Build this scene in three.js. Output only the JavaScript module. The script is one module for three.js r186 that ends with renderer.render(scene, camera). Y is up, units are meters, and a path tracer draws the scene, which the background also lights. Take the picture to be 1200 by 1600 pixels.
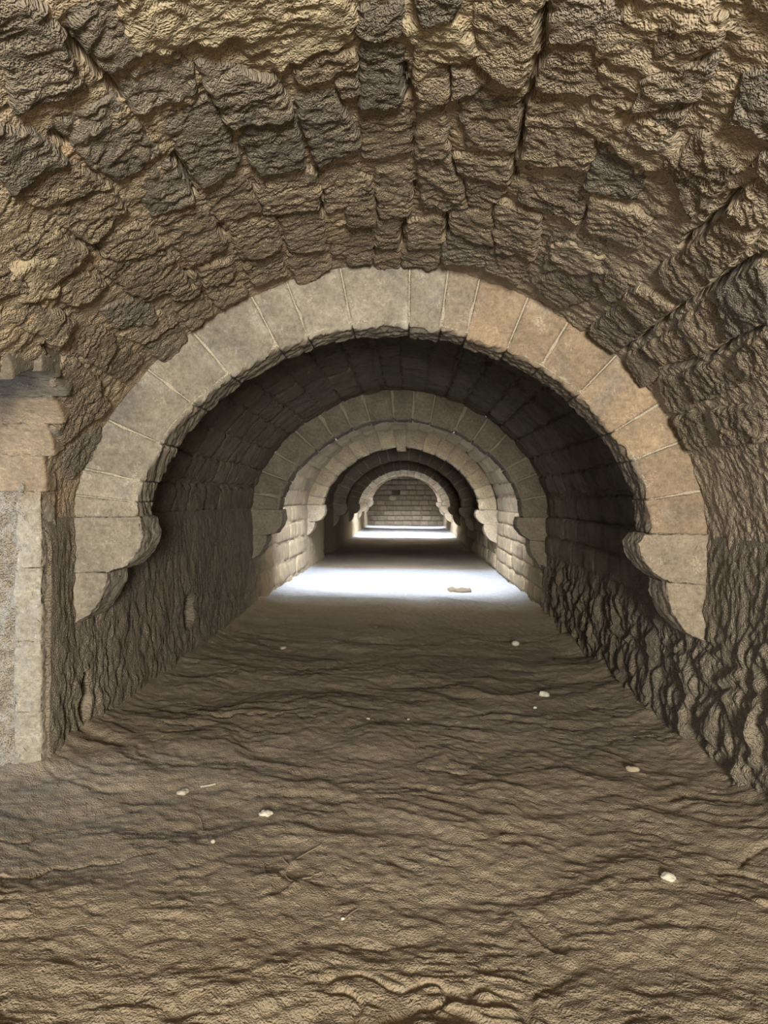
import * as THREE from 'three';
import { mergeGeometries, mergeVertices } from 'three/addons/utils/BufferGeometryUtils.js';
import { TessellateModifier } from 'three/addons/modifiers/TessellateModifier.js';
import { RectAreaLightUniformsLib } from 'three/addons/lights/RectAreaLightUniformsLib.js';

// ---------------------------------------------------------------- camera, sky, lights, exposure
const EYE = 1.45, FOCAL = 1200, VX = 637, VY = 781;          // eye height; focal length and vanishing point in pixels
const scene = new THREE.Scene();
const camera = new THREE.PerspectiveCamera(2 * Math.atan(800 / FOCAL) * 180 / Math.PI, 0.75, 0.05, 200);
camera.position.set(0, EYE, 0);
camera.setViewOffset(1200, 1600, 600 - VX, 800 - VY, 1200, 1600);
scene.background = new THREE.Color(0.62, 0.8, 1.15);
scene.backgroundIntensity = 1.2;
const renderer = new THREE.WebGLRenderer();
renderer.toneMapping = THREE.LinearToneMapping;
renderer.toneMappingExposure = 1.0;
renderer.shadowMap.enabled = true;
RectAreaLightUniformsLib.init();
function areaLight(name, color, intensity, w, h, pos, target) {
  const l = new THREE.RectAreaLight(color, intensity, w, h);
  l.name = name; l.position.set(...pos); l.lookAt(...target); scene.add(l); return l;
}
const SKYLIGHTS = [                                          // slanting shafts through the vault: x from, x to, distance from, distance to, height, how far the top lies nearer, its flare, light
  [-1.3, 1.0, 10.25, 12.5, 2.2, 2.1, 0.6, 185],
  [-1.1, 0.9, 25.1, 26.7, 2.2, 2.3, 0.5, 900],
  [-1.1, 0.9, 32.4, 33.8, 2.2, 1.6, 0.3, 280],
];
SKYLIGHTS.forEach(([x0, x1, d0, d1, h, lean, flare, I]) => {
  const top = (d0 + d1) / 2 - lean - flare / 2, mid = (d0 + d1) / 2;
  areaLight('skylight_daylight', new THREE.Color(0.89, 0.96, 1.07), I, x1 - x0, d1 - d0 + flare, [(x0 + x1) / 2, 2.75 + h, -top], [(x0 + x1) / 2, 2.75, -mid]);
});
areaLight('rear_opening_daylight', new THREE.Color(1.0, 0.955, 0.84), 320, 1.0, 1.2, [0.5, 1.6, 4.15], [0.2, 1.4, 0]);  // daylight from behind, through an added opening placed to rake the near relief
areaLight('doorway_daylight', new THREE.Color(0.86, 0.95, 1.1), 8, 0.8, 1.5, [-3.2, 1.1, -3.15], [-2.2, 1.05, -4.1]);

// ---------------------------------------------------------------- noise
let seed = 7;
const rnd = () => { seed = (seed * 1664525 + 1013904223) >>> 0; return seed / 4294967296; };
const rr = (a, b) => a + (b - a) * rnd();
const PERM = new Uint8Array(512), GR = new Float32Array(256 * 3);
{ const p = [...Array(256).keys()]; for (let i = 255; i > 0; i--) { const j = Math.floor(rnd() * (i + 1)); [p[i], p[j]] = [p[j], p[i]]; }
  for (let i = 0; i < 512; i++) PERM[i] = p[i & 255];
  for (let i = 0; i < 256; i++) { const a = rnd() * 6.2832, z = rr(-1, 1), q = Math.sqrt(1 - z * z); GR[i * 3] = q * Math.cos(a); GR[i * 3 + 1] = q * Math.sin(a); GR[i * 3 + 2] = z; } }
const fade = (t) => t * t * t * (t * (t * 6 - 15) + 10), mixf = (a, b, t) => a + (b - a) * t;
function noise(x, y, z = 0, P = 256) {                       // gradient noise, about -1 .. 1, repeating every P cells
  const fx = Math.floor(x), fy = Math.floor(y), fz = Math.floor(z);
  x -= fx; y -= fy; z -= fz;
  const m = (a) => ((a % P) + P) % P;
  const x0 = m(fx), x1 = m(fx + 1), y0 = m(fy), y1 = m(fy + 1), z0 = fz & 255, z1 = (fz + 1) & 255;
  const g = (a, b, c, dx, dy, dz) => { const i = PERM[PERM[PERM[a & 255] + (b & 255)] + c] * 3; return GR[i] * dx + GR[i + 1] * dy + GR[i + 2] * dz; };
  const u = fade(x), v = fade(y), w = fade(z);
  const lo = mixf(mixf(g(x0, y0, z0, x, y, z), g(x1, y0, z0, x - 1, y, z), u), mixf(g(x0, y1, z0, x, y - 1, z), g(x1, y1, z0, x - 1, y - 1, z), u), v);
  if (z === 0) return lo * 1.5;
  const hi = mixf(mixf(g(x0, y0, z1, x, y, z - 1), g(x1, y0, z1, x - 1, y, z - 1), u), mixf(g(x0, y1, z1, x, y - 1, z - 1), g(x1, y1, z1, x - 1, y - 1, z - 1), u), v);
  return mixf(lo, hi, w) * 1.5;
}
const fbm = (x, y, z = 0, o = 3) => { let s = 0, a = 0.6; for (let i = 0; i < o; i++) { s += a * noise(x, y, z + i * 7); x *= 2.03; y *= 2.03; a *= 0.5; } return s; };
const ridge = (x, y, z = 0) => 1 - 2 * Math.abs(noise(x, y, z));
const billow = (x, y, z = 0) => 2 * Math.abs(noise(x, y, z)) - 0.5;
const clamp = (x, a = 0, b = 1) => Math.max(a, Math.min(b, x));
const smooth = (a, b, x) => { const t = clamp((x - a) / (b - a)); return t * t * (3 - 2 * t); };
// flaking, layered stone: height in metres; s runs across the layers' edges, d along the light
function flake(s, d, z, k = 1) {
  const ws = s + 0.035 * noise(s * 7, d * 7, z + 3), wd = d + 0.035 * noise(s * 7, d * 7, z + 9);
  const q = wd * 17 + 2.6 * noise(s * 3.3, d * 4, z) + 1.1 * noise(s * 11, d * 9, z + 5), f = q - Math.floor(q);
  const saw = f < 0.8 ? f / 0.8 : (1 - f) / 0.2;
  return k * (0.013 * fbm(ws * 6, wd * 7, z, 3) + 0.0075 * (saw - 0.5) * clamp(0.55 + noise(s * 4, d * 4, z + 11)) + 0.006 * ridge(ws * 13, wd * 21, z + 2) + 0.0035 * ridge(ws * 29, wd * 42, z + 4));
}

// ---------------------------------------------------------------- textures and materials
function dataTex(n, f, srgb) {
  const data = new Float32Array(n * n * 4);
  for (let y = 0; y < n; y++) for (let x = 0; x < n; x++) { const c = f(x / n, y / n), i = (y * n + x) * 4; data[i] = c[0]; data[i + 1] = c[1]; data[i + 2] = c[2]; data[i + 3] = 1; }
  const t = new THREE.DataTexture(data, n, n, THREE.RGBAFormat, THREE.FloatType);
  t.wrapS = t.wrapT = THREE.RepeatWrapping; t.magFilter = THREE.LinearFilter; t.needsUpdate = true;
  return t;
}
const tn = (u, v, p, z) => noise(u * p, v * p, z, p);
const grainHeight = dataTex(1024, (u, v) => {
  const a = tn(u, v, 16, 1) * 0.5, wu = u + 0.012 * tn(u, v, 12, 8), wv = v + 0.012 * tn(u, v, 12, 9);
  const h = 0.5 + 0.22 * a + 0.3 * (0.5 - Math.abs(tn(wu, wv, 40, 2))) + 0.2 * (0.5 - Math.abs(tn(wu, wv, 84, 3))) + 0.1 * tn(u, v, 170, 4);
  return [h, h, h];
});
const dustHeight = dataTex(1024, (u, v) => {
  const wu = u + 0.02 * tn(u, v, 9, 26), wv = v + 0.02 * tn(u, v, 9, 27), k = clamp(0.5 + 0.9 * tn(u, v, 6, 28));
  const h = 0.5 + 0.28 * tn(u, v, 10, 21) + 0.3 * k * (0.4 - Math.abs(tn(wu, wv, 22, 22))) + 0.22 * k * (0.4 - Math.abs(tn(wu, wv, 46, 25))) + 0.1 * tn(u, v, 90, 23) + 0.06 * tn(u, v, 190, 24);
  return [h, h, h];
});
const speckle = dataTex(512, (u, v) => {
  const g = 0.9 + 0.1 * tn(u, v, 9, 31) + 0.1 * tn(u, v, 40, 32) + 0.08 * tn(u, v, 110, 33), w = 0.02 * tn(u, v, 14, 35);
  return [g + w, g, g - w];
});
const veins = dataTex(1024, (u, v) => {                       // dressed stone: mottled, with short pale scratches and patches of lime
  const wu = u + 0.02 * tn(u, v, 11, 41), wv = v + 0.02 * tn(u, v, 11, 42), area = clamp(0.25 + 1.3 * tn(u, v, 5, 46)), fine = tn(u, v, 120, 50);
  const scratch = smooth(0.3, 0.62, noise(wu * 26, wv * 64, 43, 1024) * 0.7 + 0.5 * tn(wu, wv, 52, 44)) * area;
  const lime = smooth(0.15, 0.55, tn(wu, wv, 7, 51) * 0.8 + tn(wu, wv, 26, 52) * 0.35) * smooth(-0.15, 0.4, tn(u, v, 60, 53) + 0.4 * fine);
  const g = 0.82 + 0.16 * tn(u, v, 5, 47) + 0.22 * tn(u, v, 22, 48) + 0.2 * tn(u, v, 52, 54) + 0.12 * fine + 0.5 * scratch + 0.4 * lime;
  return [g, g * 0.998, g * 0.985 + 0.05 * (scratch + lime)];
});
const rep = (t, metres) => { const c = t.clone(); c.repeat.set(1 / metres, 1 / metres); c.needsUpdate = true; return c; };
const mat = (o) => new THREE.MeshStandardMaterial({ vertexColors: true, roughness: 0.93, metalness: 0, side: THREE.DoubleSide, ...o });
const M = {
  rough: mat({ map: rep(speckle, 0.6), bumpMap: rep(grainHeight, 0.7), bumpScale: 0.052 }),
  knobbly: mat({ map: rep(speckle, 0.5), bumpMap: rep(grainHeight, 0.55), bumpScale: 0.028, roughness: 0.72 }),
  mortar: mat({ map: rep(speckle, 0.7), bumpMap: rep(grainHeight, 0.8), bumpScale: 0.026 }),
  earth: mat({ map: rep(speckle, 0.9), bumpMap: rep(dustHeight, 0.6), bumpScale: 0.028 }),
  dressed: mat({ map: rep(veins, 0.75), bumpMap: rep(dustHeight, 0.5), bumpScale: 0.014 }),
  pale: mat({ map: rep(speckle, 0.3), bumpMap: rep(dustHeight, 0.3), bumpScale: 0.003 }),
};
const C = (r, g, b) => [r, g, b];
const BROWN = C(0.235, 0.182, 0.12), DARK = C(0.105, 0.096, 0.08), TAN = C(0.325, 0.258, 0.172), LILAC = C(0.265, 0.22, 0.165), ORANGE = C(0.36, 0.235, 0.14), EARTH = C(0.212, 0.166, 0.11), GREYARCH = C(0.265, 0.232, 0.182), WARMARCH = C(0.28, 0.207, 0.138);
const lerp3 = (a, b, t) => [mixf(a[0], b[0], t), mixf(a[1], b[1], t), mixf(a[2], b[2], t)];

// ---------------------------------------------------------------- object helpers
const used = {};
function numbered(name) { const n = used[name] = (used[name] ?? -1) + 1; return n ? name + '_' + String(n).padStart(3, '0') : name; }
function mesh(name, geometry, material, parent) {
  const m = new THREE.Mesh(geometry, material);
  m.name = numbered(name); m.castShadow = m.receiveShadow = true; parent.add(m);
  return m;
}
function struct(name) { const g = new THREE.Group(); g.name = name; g.userData.kind = 'structure'; scene.add(g); return g; }
function tag(o, label, category, group) { o.userData.label = label; o.userData.category = category; if (group) o.userData.group = group; return o; }
// grid of (nu+1) x (nv+1) points from f(i, j) -> {p, c, uv}; keep(i, j) says whether a cell stays
function grid(nu, nv, f, keep) {
  const P = new Float32Array((nu + 1) * (nv + 1) * 3), K = new Float32Array(P.length), U = new Float32Array((nu + 1) * (nv + 1) * 2), I = [];
  for (let j = 0; j <= nv; j++) for (let i = 0; i <= nu; i++) { const k = j * (nu + 1) + i, r = f(i, j); P.set(r.p, k * 3); K.set(r.c, k * 3); U.set(r.uv, k * 2); }
  for (let j = 0; j < nv; j++) for (let i = 0; i < nu; i++) { if (keep && !keep(i, j)) continue; const a = j * (nu + 1) + i, b = a + 1, c = a + nu + 1, d = c + 1; I.push(a, c, b, b, c, d); }
  const g = new THREE.BufferGeometry();
  g.setAttribute('position', new THREE.BufferAttribute(P, 3)); g.setAttribute('color', new THREE.BufferAttribute(K, 3)); g.setAttribute('uv', new THREE.BufferAttribute(U, 2));
  g.setIndex(I); g.computeVertexNormals();
  return g;
}
// a solid geometry cut fine, its surface roughened by amp metres, coloured by colorAt(p)
function roughen(geo, edge, amp, freq, z, colorAt, iterations = 5) {
  let g = geo.index ? geo.toNonIndexed() : geo;
  for (const k of Object.keys(g.attributes)) if (k !== 'position') g.deleteAttribute(k);
  g = new TessellateModifier(edge, iterations).modify(g);
  g = mergeVertices(g, 1e-4); g.computeVertexNormals();
  const p = g.attributes.position, n = g.attributes.normal, K = new Float32Array(p.count * 3), U = new Float32Array(p.count * 2);
  for (let i = 0; i < p.count; i++) {
    const x = p.getX(i), y = p.getY(i), w = p.getZ(i);
    const h = amp * (fbm(x * freq, y * freq, w * freq + z, 3) + 0.5 * ridge(x * freq * 2.3, y * freq * 2.3, w * freq * 2.3 + z) - 0.3);
    const c = colorAt(x, y, w); K.set(c, i * 3);
    U[i * 2] = x + w * 0.7; U[i * 2 + 1] = y + w * 0.7;
    p.setXYZ(i, x + n.getX(i) * h, y + n.getY(i) * h, w + n.getZ(i) * h);
  }
  g.setAttribute('color', new THREE.BufferAttribute(K, 3)); g.setAttribute('uv', new THREE.BufferAttribute(U, 2));
  g.computeVertexNormals();
  return g;
}

// ---------------------------------------------------------------- the section of the tunnel (metres; d is the distance in front of the camera, -z)
const curve = (cx, ys, W, H) => ({ cx, ys, W, H });
const OUTER = curve(-0.095, 1.30, 1.803, 1.50), INNER = curve(-0.08, 1.30, 1.489, 1.167), TILT = -0.03;
const expo = (x) => (x < 0 ? 1.76 : 1.9);
function onCurve(c, th) {                                     // th from PI (left springing) to 0 (right springing)
  const cs = Math.cos(th), sn = Math.max(0, Math.sin(th)), n = expo(cs), x = Math.sign(cs) * Math.pow(Math.abs(cs), 2 / n) * c.W;
  return [c.cx + x, c.ys + TILT * x + Math.pow(sn, 2 / n) * c.H];
}
function thetaOf(c, x, y) {
  const dx = x - c.cx, n = expo(dx), v = Math.max(0, y - c.ys - TILT * dx) / c.H;
  return Math.atan2(Math.pow(v, n / 2), Math.sign(dx) * Math.pow(Math.abs(dx) / c.W, n / 2));
}
const insideness = (c, x, y) => { const dx = x - c.cx, n = expo(dx), v = Math.max(0, y - c.ys - TILT * dx) / c.H; return Math.pow(Math.abs(dx) / c.W, n) + Math.pow(v, n); };
// arc length table of the vault
const NT = 800, ARC = new Float32Array(NT + 1), TX = [], TY = [];
for (let i = 0; i <= NT; i++) { const [x, y] = onCurve(OUTER, Math.PI * (1 - i / NT)); TX.push(x); TY.push(y); if (i) ARC[i] = ARC[i - 1] + Math.hypot(x - TX[i - 1], y - TY[i - 1]); }
const ARCLEN = ARC[NT];
function vaultAt(s) {
  if (s < 0) return [TX[0], TY[0] + s, 1, 0]; if (s > ARCLEN) return [TX[NT], TY[NT] - (s - ARCLEN), -1, 0];
  let a = 0, b = NT;
  while (b - a > 1) { const m = (a + b) >> 1; if (ARC[m] <= s) a = m; else b = m; }
  const t = (s - ARC[a]) / (ARC[b] - ARC[a] || 1), dx = TX[b] - TX[a], dy = TY[b] - TY[a], l = Math.hypot(dx, dy) || 1;
  return [TX[a] + dx * t, TY[a] + dy * t, dy / l, -dx / l];   // point and the normal that looks into the room
}
const vaultS = (x, y) => { const t = clamp(1 - thetaOf(OUTER, x, y) / Math.PI) * NT, a = Math.min(NT - 1, Math.floor(t)); return mixf(ARC[a], ARC[a + 1], t - a); };
function vaultFromView(px, py) {                              // where a line of sight meets the vault: [s, d]
  const a = (px - VX) / FOCAL, b = (VY - py) / FOCAL; let lo = 0.2, hi = 60;
  for (let i = 0; i < 50; i++) { const m = (lo + hi) / 2; if (insideness(OUTER, a * m, EYE + b * m) < 1) lo = m; else hi = m; }
  return [vaultS(a * lo, EYE + b * lo), lo];
}
const vault = (s, d) => { const [x, y, nx, ny] = vaultAt(s); return { p: [x, y, -d], n: [nx, ny, 0] }; };
const XL = -1.9, XR = 1.71, SPL = 1.354, SPR = 1.246;
const leftWall = (y, d) => ({ p: [XL, y, -d], n: [1, 0, 0] });
const rightWall = (y, d) => ({ p: [XR, y, -d], n: [-1, 0, 0] });

// openings
const DOOR = { c: 3.43, r: 0.53, ys: 1.5 };                   // arched doorway in the left wall
const inDoor = (y, d, m = 0) => Math.abs(d - DOOR.c) < DOOR.r + m && (y < DOOR.ys || Math.hypot(y - DOOR.ys, d - DOOR.c) < DOOR.r + m);
const inSkylight = (x, d, m = 0) => SKYLIGHTS.some(([x0, x1, d0, d1]) => x > x0 - m && x < x1 + m && d > d0 - m && d < d1 + m);
const inNiche = (y, d) => d > 17.3 && d < 19.2 && y < 1.2;

// ---------------------------------------------------------------- floor
const PRINTS = [[0.46, 2.6, 0.4], [-0.45, 2.9, -0.3]];   // shoe prints
function floorY(x, d) {
  const tilt = mixf(-0.032, -0.012, smooth(6, 20, d)) * (x + 0.1);
  const rise = 0.08 * smooth(7, 11, d) + 0.06 * smooth(18, 26, d) + 0.07 * smooth(27, 33, d);
  const wd = d + 0.35 * noise(x * 0.8, d * 0.9, 61), near = 1 - 0.5 * smooth(9, 14, d);
  const l = x - XL, r = XR - x;
  const ws = x + 0.12 * noise(x * 2.2, d * 2.6, 65), wq = wd + 0.1 * noise(x * 3, d * 3.4, 66);
  let h = 0.05 * fbm(ws * 1.2, wq * 1.6, 62, 3) + 0.016 * ridge(ws * 1.7, wq * 3.4, 63) * clamp(0.3 + 1.2 * noise(x, d, 70));
  h += 0.016 * fbm(ws * 4, wq * 6, 64, 3) + 0.012 * ridge(ws * 4.5, wq * 8, 67) * clamp(0.2 + 1.3 * noise(x * 1.6, d * 1.5, 72));
  h += 0.008 * ridge(ws * 11, wq * 17, 68) * clamp(0.45 + noise(x * 2.3, d * 2.1, 73)) + 0.009 * fbm(x * 20, d * 25, 69, 2);
  const cr = Math.abs(noise(ws * 1.5 + 0.25 * noise(x * 7, d * 7, 75), wq * 2.6 + 0.2 * noise(x * 6, d * 6, 76), 74)); h -= 0.03 * (1 - smooth(0, 0.05, cr)) * clamp(1.4 * noise(x * 0.9, d * 1.1, 77));
  for (const [fx, fd, an] of PRINTS) { const cx = x - fx, cd = d - fd; if (Math.abs(cx) > 0.2 || Math.abs(cd) > 0.2) continue;
    const u = cx * Math.cos(an) + cd * Math.sin(an), v = -cx * Math.sin(an) + cd * Math.cos(an), e = Math.hypot(u / (0.045 + 0.012 * clamp(v * 8, -1, 1)), v / 0.14); h += 0.005 * Math.exp(-Math.pow((e - 1.15) / 0.2, 2)) - 0.007 * (1 - smooth(0.75, 1.1, e)); }
  h += 0.07 * Math.exp(-Math.abs(l) / 0.14) * (1 - smooth(2.7, 3.0, d) * (1 - smooth(3.8, 4.05, d))) + 0.09 * Math.exp(-Math.max(0, r) / 0.16) * (1 + 0.8 * noise(d * 1.3, 3, 71));
  return tilt + rise + h * near;
}
{
  const floor = struct('floor');
  const dd = []; for (let d = -8; d < 1.7; d += 0.1) dd.push(d);
  for (let d = 1.7; d < 37.6;) { dd.push(d); d += (d < 3.2 ? 0.0034 : 0.0045) * d; }
  const nx = 460;
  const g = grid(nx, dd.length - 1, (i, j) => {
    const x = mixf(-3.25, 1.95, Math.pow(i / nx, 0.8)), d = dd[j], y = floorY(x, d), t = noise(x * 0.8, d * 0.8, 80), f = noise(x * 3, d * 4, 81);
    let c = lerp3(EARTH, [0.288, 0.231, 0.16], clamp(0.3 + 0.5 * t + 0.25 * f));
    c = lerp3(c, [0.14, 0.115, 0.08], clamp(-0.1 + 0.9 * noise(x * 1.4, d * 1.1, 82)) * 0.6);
    c = lerp3(c, [0.36, 0.375, 0.4], 0.9 * smooth(9.6, 10.6, d) * (1 - smooth(14.6, 15.6, d)));   // bluish pool of daylight painted into the floor colour below the skylight
    c = lerp3(c, [0.36, 0.375, 0.4], 0.8 * smooth(24.6, 25.5, d));  // the far light pools are painted into the floor in the same tint
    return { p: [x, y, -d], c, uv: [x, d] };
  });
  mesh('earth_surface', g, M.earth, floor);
}

// ---------------------------------------------------------------- rough surfaces: the vault's bed and the walls
const plaster = (s, d) => smooth(0.12, 0.4, fbm(s * 1.5, d * 1.7, 90, 3) - 0.05);
const PLASTER_SPOTS = [[250, 25, 0.11], [340, 15, 0.11], [440, 20, 0.16], [505, 30, 0.11], [440, 95, 0.07], [680, 45, 0.1], [700, 70, 0.08], [1020, 60, 0.14], [985, 120, 0.1], [1010, 220, 0.12], [950, 190, 0.09], [900, 400, 0.12], [60, 430, 0.1]].map(([x, y, r]) => [...vaultFromView(x, y), r]);
function spot(s, d) { let m = 0; for (const [a, b, r] of PLASTER_SPOTS) { const e = Math.hypot(s - a, (d - b) * 0.8) + 0.07 * noise(s * 7, d * 7, 93) + 0.03 * noise(s * 20, d * 20, 94); m = Math.max(m, 1 - smooth(r - 0.015, r + 0.015, e)); } return m; }
// long open joints between the courses
const GROOVES = [[[857, 10], [842, 90], [826, 150]], [[821, 155], [812, 232], [806, 245], [800, 274]], [[1200, 393], [1119, 443], [1066, 475], [1016, 515], [972, 548]], [[1062, 388], [1128, 325], [1160, 300]], [[1200, 505], [1147, 530], [1098, 560], [1042, 574]],
  [[634, 100], [634, 150]], [[645, 285], [648, 302]], [[632, 338], [627, 382]], [[700, 325], [694, 368]], [[102, 55], [168, 118]], [[170, 130], [186, 152]], [[275, 245], [308, 302]], [[500, 298], [506, 330]], [[82, 212], [106, 228]], [[130, 372], [160, 392]], [[70, 540], [98, 562]], [[345, 352], [352, 366]], [[290, 424], [300, 440]]].map((l) => l.map(([x, y]) => vaultFromView(x, y)));
function groove(s, d) {
  let m = 0; const ws = s + 0.022 * noise(s * 9, d * 9, 96) + 0.008 * noise(s * 26, d * 26, 98), wd = d + 0.02 * noise(s * 10, d * 9, 97);
  for (const l of GROOVES) for (let i = 0; i + 1 < l.length; i++) {
    const [a, b] = [l[i], l[i + 1]], dx = b[0] - a[0], dy = b[1] - a[1], px = ws - a[0], py = wd - a[1];
    if (Math.abs(px) > 1 || Math.abs(py) > 1.2) continue;
    const t = clamp((px * dx + py * dy) / (dx * dx + dy * dy)), e = Math.hypot(px - t * dx, py - t * dy);
    m = Math.max(m, 1 - smooth(0.004, 0.015, e));
  }
  return m;
}
function bedHeight(s, d) {
  const m = plaster(s, d);
  return (d > 4.46 ? -0.03 : -0.01) + 0.012 * m + (d < 4.4 && d > 1.4 ? 0.026 * spot(s, d) - 0.05 * groove(s, d) : 0) + flake(s, d, 100, 1.2) + 0.006 * fbm(s * 22, d * 24, 102, 2) + 0.012 * billow(s * 8, d * 9, 103) * clamp(0.4 + noise(s * 2, d * 2, 104));
}
function vaultColor(s, d, z) {
  const a = fbm(s * 1.1, d * 1.1, 110, 3), b = noise(s * 6, d * 6, 111 + z), u = s / ARCLEN;
  let c = lerp3(BROWN, LILAC, smooth(0.5, 0.75, u) * 0.9);
  c = lerp3(c, TAN, clamp(0.15 + 0.5 * a + 0.25 * b));
  c = lerp3(c, C(0.4, 0.315, 0.2), 0.65 * smooth(9.55, 9.7, d) * (1 - smooth(14.5, 14.8, d)));  // skylit bay: its warm brightness is painted into the vault colour
  c = lerp3(c, DARK, clamp(-0.35 - 0.7 * a - 0.2 * b));
  return c;
}
function bedColor(s, d) {
  if (d > 4.5) return lerp3(vaultColor(s, d, 0), C(0.09, 0.072, 0.05), d < 9.5 ? 0.7 : 0);  // dim second bay: shade painted into the bed colour
  let c = lerp3(vaultColor(s, d, 0), TAN, 0.35);
  c = lerp3(c, ORANGE, 0.6 * smooth(0.25, 0.6, noise(s * 3.5, d * 3.5, 121)) * (1 - smooth(2, 3.6, s)));
  if (d < 4.4 && d > 1.4) c = lerp3(c, [0.33, 0.275, 0.18], 0.8 * spot(s, d) * (1 - smooth(2.9, 3.3, s)));
  return lerp3(c, [c[0] * 1.15, c[1] * 1.12, c[2] * 1.05], plaster(s, d));
}
const ceiling = struct('ceiling');
function vaultBed(d0, d1, step) {
  const nu = Math.round(ARCLEN / step), nv = Math.round((d1 - d0) / step), S = (i) => mixf(-0.14, ARCLEN + 0.14, i / nu), D = (j) => mixf(d0, d1, j / nv);
  mesh('mortar_bed', grid(nu, nv, (i, j) => {
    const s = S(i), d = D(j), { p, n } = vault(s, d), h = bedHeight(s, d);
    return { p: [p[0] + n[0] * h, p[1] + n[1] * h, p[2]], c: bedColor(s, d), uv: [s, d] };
  }, (i, j) => {
    const s = S(i + 0.5), d = D(j + 0.5), [x, y] = vaultAt(s);
    return !inSkylight(x, d) && !(x < -0.8 && inDoor(y, d, 0.0));
  }), M.mortar, ceiling);
}
vaultBed(-4.7, 1.5, 0.06); vaultBed(1.5, 4.46, 0.011); vaultBed(4.46, 9.5, 0.022); vaultBed(9.5, 14.8, 0.04); vaultBed(14.8, 37.4, 0.08);

// one block: corners [[s, d] x4] in order round the block, standing proud of its surface
function block(surf, q, o) {
  const L = (a, b) => Math.hypot(a[0] - b[0], a[1] - b[1]);
  const lu = (L(q[0], q[1]) + L(q[3], q[2])) / 2, lv = (L(q[0], q[3]) + L(q[1], q[2])) / 2, res = o.res;
  const nu = Math.max(4, Math.round(lu / res)), nv = Math.max(4, Math.round(lv / res)), k = o.round ?? 0.16, gap = o.gap ?? 0.012, z = rr(0, 200);
  const tu = rr(-1, 1) * (o.tilt ?? 0.006), tv = o.lean ?? 0.004, dm = (q[0][1] + q[1][1] + q[2][1] + q[3][1]) / 4, hd = Math.max(...q.map((c) => Math.abs(c[1] - dm))), c0 = o.color, tone = rr(0.82, 1.18);
  return grid(nu + 2, nv + 2, (i, j) => {
    const skirt = i === 0 || j === 0 || i === nu + 2 || j === nv + 2;
    let a = clamp((i - 1) / nu) * 2 - 1, b = clamp((j - 1) / nv) * 2 - 1;
    const edge = Math.min((1 - Math.abs(a)) * lu / 2, (1 - Math.abs(b)) * lv / 2);
    const ra = a * Math.sqrt(1 - k * b * b) * (1 - gap / lu), rb = b * Math.sqrt(1 - k * a * a) * (1 - gap / lv), u = (ra + 1) / 2, v = (rb + 1) / 2;
    let s = mixf(mixf(q[0][0], q[1][0], u), mixf(q[3][0], q[2][0], u), v), d = mixf(mixf(q[0][1], q[1][1], u), mixf(q[3][1], q[2][1], u), v);
    const w = o.warp ?? 0.016, s0 = s, d0 = d;
    s += w * (noise(s0 * 9, d0 * 9, 131) + 0.6 * noise(s0 * 24, d0 * 24, 133)); d += w * (noise(s0 * 9, d0 * 9, 132) + 0.6 * noise(s0 * 24, d0 * 24, 134));
    const { p, n } = surf(s, d);
    const e = 1 - smooth(0, o.bevel ?? 0.028, edge), h = (skirt ? -0.03 : 0) + o.proud + tu * a + tv * (d - dm) / hd - 0.016 * e * e - (o.cracks ? 0.04 * o.cracks(s, d) : 0) + (o.relief ? o.relief(s, d, z) : flake(s, d, z, o.amp ?? 1));
    const f = noise(s * 8, d * 8, z), g = tone * (1 + 0.3 * f);
    const c = o.colorAt ? o.colorAt(s, d, z) : c0;
    return { p: [p[0] + n[0] * h, p[1] + n[1] * h, p[2] + n[2] * h], c: [c[0] * g, c[1] * g, c[2] * g * (1 - 0.05 * f)], uv: [s + z, d + z * 0.7] };
  });
}

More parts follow.
